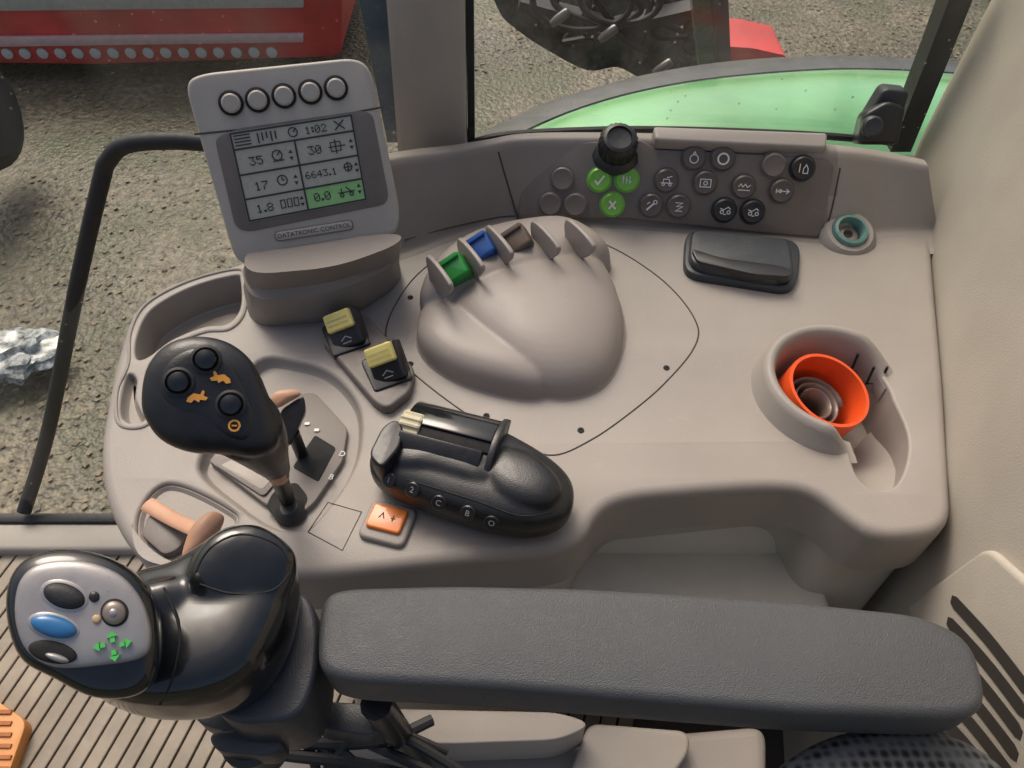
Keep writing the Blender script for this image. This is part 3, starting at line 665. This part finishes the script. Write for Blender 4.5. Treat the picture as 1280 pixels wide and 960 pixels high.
def arcband(name,x0,x1,r0,r1,a0,a1,m,par,nn=18,b=.02):
    bm=bmesh.new();rg=[]
    for k in range(nn+1):
        a=math.radians(a0+(a1-a0)*k/nn);ca,sa=math.cos(a),math.sin(a)
        rg.append([M@V((x0,r0*ca,r0*sa)),M@V((x0,r1*ca,r1*sa)),M@V((x1,r1*ca,r1*sa)),M@V((x1,r0*ca,r0*sa))])
    bloft(bm,rg);bmesh.ops.recalc_face_normals(bm,faces=bm.faces);bev(bm,b,2,50);return mk(name,bm,m,par)
arcband('slide_wheel',-.42,.40,.1,.40,40,96,M_glo,tu)
arcband('wheel_slot',-.38,.40,.1,.375,96,112,M_drk,tu,6)
arcband('slide_lever',-.42,.36,.1,.435,112,150,M_blk,tu,12,.04)
arcband('wheel_cheek',.41,.47,.1,.43,35,150,M_blk,tu,18,.03)
arcband('wheel_scale',-.05,.38,.3,.40,151,159,M_crm,tu,3,.005)
l,nn=hit(body,516,530);dd=(P(535,530,.4)-P(505,522,.4)).normalized();dd.z=0;uu=V((0,0,1)).cross(dd).normalized()
M2=Matrix(((uu.x,0,dd.x,l.x),(uu.y,0,dd.y,l.y),(uu.z,1,dd.z,l.z-.03),(0,0,0,1)))
bm=bmesh.new();nn_=48;bloft(bm,[[M2@V(((r+(.014 if k%4<2 else 0))*math.cos(2*math.pi*k/nn_),(r+(.014 if k%4<2 else 0))*math.sin(2*math.pi*k/nn_),z)) for k in range(nn_)] for r,z in ((.06,-.10),(.115,-.10),(.125,-.08),(.125,.08),(.115,.10),(.06,.10))])
mk('ribbed_thumbwheel',bm,M_crm,tu,ang=20)
fr=FZ(.50);prism('thumb_lever',rpoly(fr.pts([(462,576),(480,540),(496,531),(506,540),(502,566),(478,594)]),.08),fr,-.3,.1,M_blk,tu,b=.08,seg=4)
drape(body,[(478,590),(530,606),(600,628),(650,645),(690,640)],.007,M_drk,par=tu)
for i,(x,y,l_) in enumerate(((487,600,'1'),(516,612,'2'),(549,628,'C'),(585,641,'B'),(615,653,'O'))):
    l,nn=hit(body,x,y);f=Fr(l,nn*.7+V((-.1,-.3,.5)))
    b=lathe('module_button',[(.07,-.06),(.07,.01),(.06,.02),(.02,.02)],f.M,M_blk,tu,22)
    bm=bmesh.new();btext(bm,l_,.075,f.M,0,0,-.3,.024);mk('button_letter',bm,M_gry,b)
# =================== MONITOR
mt=thing('terminal_display',P(400,380,0),'beige in-cab terminal display with LCD screen on a moulded stand','display')
c=[P(230,106,2.3),P(464,73,2.4),P(501,286,.85),P(300,333,.85)]
ce=sum(c,V())/4;X=(c[1]-c[0]+c[2]-c[3]);Y=(c[0]-c[3]+c[1]-c[2]);N=X.cross(Y)
FM=Fr(ce,N,X)
body=prism('display_housing',rpoly(FM.pts([(230,104),(250,92),(445,72),(464,86),(500,262),(498,288),(480,300),(318,336),(296,326),(288,308)]),.16),FM,-.5,0,M_mon,mt,b=.08,seg=4,)
prism('display_rear_cover',rpoly(FM.pts([(260,120),(440,95),(470,270),(310,310)]),.2),FM,-.8,-.49,M_con2,mt,b=.08,seg=3)
bm=bmesh.new();stroke(bm,[FM.px(243,168),FM.px(360,156),FM.px(478,134)],.018,FM.M,.004);mk('housing_groove',bm,M_grv,body)
prism('screen_bezel',rpoly(FM.pts([(268,172),(300,160),(452,138),(466,142),(486,246),(480,256),(310,290),(294,284)]),.08),FM,-.02,.012,M_con2,body,b=.01)
LQ=[V(FM.px(*p)) for p in ((286,166),(440,142),(459,250),(311,278))]
def lc(u,v):return (LQ[0]*(1-u)+LQ[1]*u)*(1-v)+(LQ[3]*(1-u)+LQ[2]*u)*v
scr=prism('lcd_screen',[lc(0,0),lc(1,0),lc(1,1),lc(0,1)],FM,-.02,.018,M_lcd,body,b=0)
prism('lcd_green_field',[lc(.5,.74),lc(.99,.74),lc(.99,.98),lc(.5,.98)],FM,.015,.021,M_lcg,scr,b=0)
bm=bmesh.new();z=.024
def ln(a,b,w=.012):stroke(bm,[lc(*a),lc(*b)],w,FM.M,z)
stroke(bm,[lc(.01,.015),lc(.99,.015),lc(.99,.985),lc(.01,.985)],.018,FM.M,z,True)
for v in (.19,.47,.74):ln((.01,v),(.99,v),.018)
ln((.5,.19),(.5,.98),.018)
an=math.atan2((LQ[1]-LQ[0]).y,(LQ[1]-LQ[0]).x)
for s,u,v in (('35',.17,.34),('17',.17,.62),('1.8',.16,.87),('30',.65,.33),('6643.1',.665,.6),('0.0',.64,.86),('1:02',.69,.105)):
    p=lc(u,v);pixtext(bm,s,(.085 if s!='6643.1' else .07) if v>.2 else .075,FM.M,p.x,p.y,an,z)
def cring(u,v,r=.05,w=.012):
    p=lc(u,v);stroke(bm,[(p.x+r*math.cos(k*.785),p.y+r*math.sin(k*.785)) for k in range(8)],w,FM.M,z,True)
def upd(u,v):
    for s_ in (1,-1):
        a,b,c_=lc(u-.018,v+s_*.02),lc(u+.018,v+s_*.02),lc(u,v+s_*.06)
        bm.faces.new([bm.verts.new(FM.M@V((q.x,q.y,z))) for q in (a,b,c_)])
cring(.34,.32);ln((.34,.32),(.37,.27));ln((.3,.38),(.39,.38));upd(.45,.34)
cring(.34,.6);ln((.34,.6),(.34,.56));ln((.34,.6),(.36,.6));upd(.45,.62)
for k in range(3):stroke(bm,[lc(.29+k*.055,.82),lc(.325+k*.055,.82),lc(.325+k*.055,.91),lc(.29+k*.055,.91)],.01,FM.M,z,True)
upd(.465,.87)
stroke(bm,[lc(.78,.28),lc(.86,.28),lc(.86,.38),lc(.78,.38)],.01,FM.M,z,True);ln((.76,.33),(.9,.33));ln((.82,.25),(.82,.41));upd(.95,.33)
cring(.89,.58,.04);ln((.85,.58),(.93,.58));ln((.89,.52),(.89,.64));upd(.96,.6)
ln((.77,.86),(.91,.86));ln((.8,.81),(.8,.86));ln((.84,.8),(.88,.86));cring(.8,.89,.018);cring(.88,.89,.018);upd(.95,.85)
for i in range(4):ln((.03,.045+.035*i),(.16,.045+.035*i),.013)
for i in range(5):ln((.22+.035*i,.05),(.22+.035*i,.16-.02*(i%3)),.015)
ln((.84,.05),(.92,.15),.013);ln((.92,.05),(.84,.15),.013);cring(.5,.1,.045);ln((.5,.1),(.53,.06),.012)
mk('screen_readout',bm,M_ink,scr)
for x,y in ((289,129),(322,125),(355,120),(388,115),(420,110)):
    a,b=FM.px(x,y)
    bt=lathe('display_button',[(.12,-.01),(.12,.02),(.1,.03),(.095,.012)],LM(FM,a,b),M_drk,body,28)
    lathe('button_cap',[(.092,.0),(.092,.035),(.075,.05),(.02,.052)],LM(FM,a,b),M_mon,bt,28)
a,b=FM.px(393,288)
an2=(V(FM.px(440,281))-V(FM.px(346,296)));an2=math.atan2(an2.y,an2.x)
bd=prism('name_badge',rrect(.82,.11,.055,a,b,an2),FM,-.01,.02,M_con2,body,b=.01)
prism('badge_inner',rrect(.79,.085,.042,a,b,an2),FM,.0,.024,M_mon,bd,b=.004)
bm=bmesh.new();btext(bm,'DATATRONIC CONTROL',.066,FM.M,a,b,an2,.027);mk('badge_lettering',bm,M_ink,bd)
bm=bmesh.new();rg=[]
for z,pts in ((-.03,[(314,412),(430,402),(497,362),(505,330),(300,345)]),(.25,[(316,398),(430,388),(494,350),(503,318),(303,330)]),(.5,[(311,378),(420,365),(496,332),(503,305),(300,322)]),(.53,[(314,373),(420,360),(494,329),(502,303),(301,320)]),(.58,[(308,365),(420,353),(499,324),(502,302),(303,318)]),(.9,[(306,344),(420,334),(500,305),(503,290),(305,310)])):
    rg.append([V((p[0],p[1],z)) for p in resamp(rpoly(FZ(z).pts(pts),.3,6),10)])
bloft(bm,rg);mk('display_stand',bm,M_ris,mt,ang=30)
# =================== GEAR LEVER
gl=thing('gear_lever',P(358,632,0),'black gear lever with three thumb buttons and orange symbols','gear lever')
FH=FC(262,492,1.5,.1,-.12)
bm=bmesh.new()
bpillow(bm,cr(FH.pts([(178,505),(184,462),(208,432),(245,421),(285,428),(315,452),(334,490),(348,532),(346,560),(318,572),(285,568),(240,566),(205,552),(186,530)]),6),FH.M,.2,.40,3.0,10)
ax=[P(303,528,1.36),P(322,550,1.1),P(334,569,.88),P(344,584,.68),P(347,590,.6)];rr_=[.30,.24,.175,.125,.115]
bloft(bm,[[p+FH.X*r*math.cos(k*math.pi/10)+V((0,.75,.66))*r*math.sin(k*math.pi/10) for k in range(20)] for p,r in zip(cr(ax,4,False),[v[0] for v in cr([(r,0) for r in rr_],4,False)])])
grip=fuse(mk('lever_grip',bm,M_blk,gl),.02,7)
pillow('button_plate',cr(FH.pts([(205,490),(216,455),(250,438),(285,450),(306,480),(320,520),(314,548),(290,548),(262,528),(225,515)]),6),Fr(FH.o+FH.Z*.14,FH.Z,FH.X),.07,.02,M_blk,gl,e=4,n=6)
for x,y in ((258,450),(224,478),(289,506)):
    f=Fr(FH.o+FH.Z*.19,FH.Z,FH.X);a,b=f.px(x,y)
    bt=lathe('thumb_button',[(.115,-.06),(.115,.03),(.095,.04),(.09,.0)],LM(f,a,b),M_rub,gl,26)
    lathe('button_dome',[(.085,-.02),(.085,.04),(.07,.065),(.03,.08),(.005,.082)],LM(f,a,b),M_glo,bt,26)
f=Fr(FH.o+FH.Z*.222,FH.Z,FH.X)
def hare(x,y,fl=1):
    bm=bmesh.new();a,b=f.px(x,y);k=.8
    pts=[(-.09,-.04),(-.08,0),(-.03,.04),(.03,.03),(.05,.07),(.07,.06),(.06,.02),(.1,.0),(.08,-.025),(.03,-.02),(.02,-.045),(-.02,-.02),(-.05,-.05)]
    bprism(bm,[(a+p[0]*k*fl,b+p[1]*k) for p in pts],f.M,-.005,.004);mk('button_symbol',bm,M_ogm,gl)
hare(246,497);hare(276,473,-1)
bm=bmesh.new();a,b=f.px(293,532);stroke(bm,[(a+.04*math.cos(i*.6),b+.04*math.sin(i*.6)) for i in range(10)],.015,f.M,.0,True);stroke(bm,[(a-.02,b),(a+.02,b)],.012,f.M,0)
mk('button_symbol',bm,M_ogm,gl)
tube('shaft_collar',[P(345,586,.66),P(349,596,.52)],[.108,.09],M_pnk,gl,sub=1)
tube('lever_shaft',[P(347,592,.58),P(362,632,-.15)],[.08,.065],M_blk,gl,sub=1)
lathe('shaft_boot',[(.15,-.1),(.13,-.05),(.1,-.02),(.08,.0)],Matrix.Translation(P(361,634,0)),M_rub,gl,24)
# =================== BIG JOYSTICK
js=thing('multifunction_joystick',P(320,860,.2),'glossy black multifunction joystick with silver button face','joystick')
FJ=FC(102,775,1.9,.05,-.2)
pillow('joystick_head',cr(FJ.pts([(11,770),(16,722),(45,694),(100,688),(152,704),(188,738),(200,790),(198,838),(174,868),(122,872),(70,848),(28,822)]),6),FJ,.16,.45,M_glo,js,e=3.2,n=10)
f=Fr(FJ.o+FJ.Z*.12,FJ.Z,FJ.X)
fp=pillow('face_plate',cr(f.pts([(20,770),(26,727),(52,705),(105,702),(152,720),(180,755),(190,798),(178,822),(130,832),(70,834),(34,812)]),6),f,.07,.05,M_slv,js,e=4,n=8)
f=Fr(FJ.o+FJ.Z*.185,FJ.Z,FJ.X)
def ell(n_,x,y,rx,ry,rot,m,h=.05,par=fp,e=2.6):
    a,b=f.px(x,y);ax_=V(f.px(x+rx*math.cos(rot),y-rx*math.sin(rot)))-V((a,b));bx=V(f.px(x-ry*math.sin(rot),y-ry*math.cos(rot)))-V((a,b))
    pts=[V((a,b))+ax_*math.cos(k*.2417)+bx*math.sin(k*.2417) for k in range(26)]
    return pillow(n_,pts,f,h,.04,m,par,e=e,n=6)
ell('rim_pad',81,745,32,20,-.3,M_slv,.015);ell('button_well',81,745,29,17,-.3,M_drk,.02);ell('thumb_button',81,745,26,14,-.3,M_rub,.05)
ell('button_well',68,783,34,17,-.25,M_slv,.015);ell('blue_thumb_button',68,783,30,14,-.25,M_blu,.05)
ell('rocker_recess',66,815,31,14,-.2,M_drk,.02);ell('silver_tongue',72,822,16,5,-.3,M_slv,.04)
ell('button_well',143,766,18,18,0,M_drk,.012);ell('bronze_button',143,766,15,15,0,M_bz,.035);ell('bronze_button_center',143,766,7,7,0,M_slv,.045)
ell('round_indent',118,746,7,7,0,M_blk,.02);ell('round_indent',121,774,6,6,0,M_och,.02)
f2=Fr(FJ.o+FJ.Z*.2,FJ.Z,FJ.X)
for x,y,r in ((124,808,0),(140,796,-1.57),(157,804,3.14),(143,820,1.57)):
    bm=bmesh.new();a,b=f2.px(x,y);R=Matrix.Rotation(r+.3,2);k=.6
    for q in ([(-.05,0),(.0,.045),(.0,-.045)],[(.01,.02),(.05,.02),(.05,-.02),(.01,-.02)]):
        bprism(bm,[V((a,b))+R@V(p)*k for p in q],f2.M,-.02,.004)
    mk('direction_arrow',bm,M_ggm,fp)
fr=FZ(1.25)
bm=bmesh.new()
bpillow(bm,cr(fr.pts([(170,735),(225,714),(262,692),(300,668),(345,676),(368,710),(360,780),(325,845),(270,878),(200,888),(140,878),(108,850),(160,800)]),6),fr.M,.30,.5,3.6,12)
fr=FC(312,700,1.5,.35,0)
bpillow(bm,cr(fr.pts([(236,722),(252,684),(280,662),(322,657),(364,684),(371,712),(356,748),(300,768),(252,752)]),6),fr.M,.13,.4,3.0,9)
bpillow(bm,cr(FC(200,775,1.45).pts([(150,760),(180,730),(235,722),(262,740),(250,800),(200,840),(160,820)]),5),FC(200,775,1.45).M,.12,.3,2.8,8)
sh=fuse(mk('palm_rest_shell',bm,M_glo,js),.024,8)
drape(sh,[(244,716),(262,686),(300,668),(345,680),(362,704)],.008,M_drk,par=js,nm='shell_seam')
drape(sh,[(250,730),(290,742),(340,738),(362,716)],.008,M_drk,par=js,nm='shell_seam')
drape(sh,[(205,735),(225,790),(215,850),(200,880)],.008,M_drk,par=js,nm='shell_seam')
fr=FZ(.9);prism('joystick_mount',rpoly(fr.pts([(300,800),(350,740),(385,738),(398,780),(395,850),(372,900),(290,905),(260,880)]),.15),fr,-.7,.0,M_blk2,js,b=.08,seg=3)
fr=FZ(.2)
prism('mount_bracket',rpoly(fr.pts([(240,890),(262,872),(330,900),(360,930),(300,925),(256,912)]),.1),fr,-.1,.15,M_blk2,js,b=.05,seg=3)
lathe('mount_pivot',[(.22,-.2),(.22,.1),(.18,.14),(.05,.14)],Matrix.Translation(P(318,925,.15)),M_blk,js,24)
prism('mount_knob',rpoly(fr.pts([(272,928),(350,920),(366,940),(350,958),(280,950)]),.1),fr,.0,.25,M_blk2,js,b=.06,seg=3)
# =================== ARMREST
ar=thing('armrest',P(800,850,.6),'dark slate grey padded armrest with textured skin','armrest')
z=1.15;fr=FZ(z)
base=rpoly(fr.pts([(400,752),(418,733),(560,729),(720,732),(960,746),(1155,766),(1215,795),(1234,850),(1234,886),(1200,897),(1000,890),(820,876),(600,858),(430,850),(396,836),(396,790)]),.2,5)
base=resamp(base,.1)
bm=bmesh.new();r=.08
xs=[p.x for p in base];xm,xM=min(xs)+.5,max(xs)-.45
def mid(x):
    u=(x-min(xs))/(max(xs)-min(xs));a=V(fr.px(418,793));b=V(fr.px(1190,834));return a.y+(b.y-a.y)*u
rings=[]
inn=offs(base,-r)
for fct in (1,.8,.6,.4,.2,.08):
    ring=[]
    for p in inn:
        sx_=min(max(p.x,xm),xM);s_=V((sx_,mid(sx_)));q=p.lerp(s_,fct);ring.append(V((q.x,q.y,z+.015*(1-(1-fct)**2))))
    rings.append(ring)
for q in range(0,8):
    a=q/7*math.pi/2;rings.append([V((p.x,p.y,z-r*(1-math.cos(a))*.9)) for p in offs(base,-r+r*math.sin(a))])
for d_,zz in ((0,z-.3),(-.01,z-.42),(-.04,z-.5),(-.11,z-.54)):rings.append([V((p.x,p.y,zz)) for p in offs(base,d_)])
bloft(bm,rings,cap=False)
mk('armrest_pad',bm,M_arm,ar,ang=60)
fr=FZ(.66);prism('armrest_base',rpoly(fr.pts([(425,775),(1180,800),(1190,880),(430,835)]),.1),fr,-.35,.06,M_blk2,ar,b=.05)
tube('support_link',[P(470,880,.3),P(500,920,-.8),P(540,990,-2)],[.12,.12,.12],M_blk,ar,sub=1)
fr=FZ(-.2);prism('support_bracket',rpoly(fr.pts([(385,880),(470,885),(490,905),(470,925),(400,915)]),.1),fr,-.2,.1,M_blk2,ar,b=.05,seg=3)
# =================== SEAT PARTS
se=thing('driver_seat',V((0,.6,-3)),'beige seat pedestal with dark woven cushion edge','seat')
fr=FZ(-1.2)
prism('pedestal_cover',rpoly(fr.pts([(372,905),(470,885),(700,890),(742,905),(700,925),(560,930),(400,925)]),.15),fr,-.6,0,M_pil,se,b=.1,seg=3)
fr=FZ(-1.9)
prism('pedestal_box',rpoly(fr.pts([(330,915),(720,925),(960,905),(960,1080),(330,1080)]),.2),fr,-3,0,M_con,se,b=.12,seg=3)
fr=FZ(-1.7);prism('pedestal_flap',rpoly(fr.pts([(735,905),(860,915),(862,940),(820,1000),(700,1000)]),.12),fr,-.2,.05,M_pil,se,b=.06,seg=3)
fr=FZ(.45)
pillow('seat_cushion',cr(fr.pts([(960,985),(1000,940),(1070,915),(1140,912),(1210,935),(1260,985),(1260,1100),(1100,1200),(960,1100)]),6),fr,.25,.5,M_fab,se,e=2.6,n=12)
cb=thing('cable_loom',P(440,930,-.8),'bundle of black cables under the armrest','cables')
for pts in ([(372,880),(400,905),(450,925),(540,965)],[(365,895),(395,925),(420,955),(430,990)],[(470,890),(440,920),(410,960),(380,1000)],[(380,870),(376,910),(392,950),(400,990)],[(300,935),(370,945),(450,955),(560,985)],[(372,885),(430,905),(500,915),(560,940)],[(400,880),(410,920),(450,960),(480,1000)],[(390,890),(450,900),(520,930),(600,980)],[(340,920),(400,930),(480,925),(540,900)]):
    tube('cable',[P(x,y,-.5-.1*i) for i,(x,y) in enumerate(pts)],random.uniform(.03,.06),M_rub,cb,n=8)
# =================== THINGS IN CUP HOLDER
rr=thing('orange_ring',P(1022,480,-.2),'bright orange plastic ring standing in the cup holder','plastic ring')
Mo=Matrix.Translation(V((cx-.12,cy+.03,-.27)))@Matrix.Rotation(math.radians(12),4,'Y')@Matrix.Rotation(math.radians(8),4,'X')
lathe('ring_wall',[(.40,-.45),(.44,-.45),(.445,.32),(.44,.345),(.405,.345),(.40,.3),(.39,-.45)],Mo,M_org,rr,48)
br=thing('brown_film_roll',P(1015,480,-.2),'coiled strip of glossy brown film inside the orange ring','film roll')
bm=bmesh.new();N=60
p0=[];p1=[]
for k in range(N):
    a=k/N*2.4*2*math.pi;r_=.33-.17*k/N
    p0.append(Mo@V((r_*math.cos(a)-.03,r_*math.sin(a)-.02,-.35)));p1.append(Mo@V((r_*math.cos(a)-.03,r_*math.sin(a)-.02,.12)))
bloft(bm,[p0,p1],closed=False);o=mk('film_coil',bm,M_bro,br);so=o.modifiers.new('t','SOLIDIFY');so.thickness=.02
# =================== CAMERA / LIGHT
cam=bpy.data.cameras.new('camera');co=bpy.data.objects.new('camera',cam);sc.collection.objects.link(co)
cam.sensor_width=36;cam.lens=36*F/1280;co.location=EYE;co.rotation_euler=(math.pi/2-PT,0,0)
cam.clip_start=.01;cam.clip_end=1000;sc.camera=co
w=bpy.data.worlds.new('World');sc.world=w;w.use_nodes=True;nt=w.node_tree
sk=nt.nodes.new('ShaderNodeTexSky');sk.sky_type='NISHITA';sk.sun_disc=False
sk.sun_elevation=math.radians(52);sk.sun_rotation=math.radians(-25);sk.dust_density=8;sk.air_density=1;sk.ozone_density=.3
nt.links.new(sk.outputs[0],nt.nodes['Background'].inputs[0]);nt.nodes['Background'].inputs[1].default_value=.15
sl=bpy.data.lights.new('sun','SUN');sl.energy=1.4;sl.angle=math.radians(28);sl.color=(1,.95,.87)
so=bpy.data.objects.new('sun',sl);sc.collection.objects.link(so)
dv=V((math.sin(math.radians(-25))*math.cos(math.radians(52)),math.cos(math.radians(-25))*math.cos(math.radians(52)),math.sin(math.radians(52))))
so.rotation_euler=dv.to_track_quat('Z','Y').to_euler()
sc.view_settings.view_transform='Standard';sc.view_settings.look='None';sc.view_settings.exposure=0
# decimetres -> metres
for o in list(bpy.data.objects):
    if o.parent is None:
        o.location=o.location*.1
        if o.type in('MESH','EMPTY'):o.scale=(.1,.1,.1)
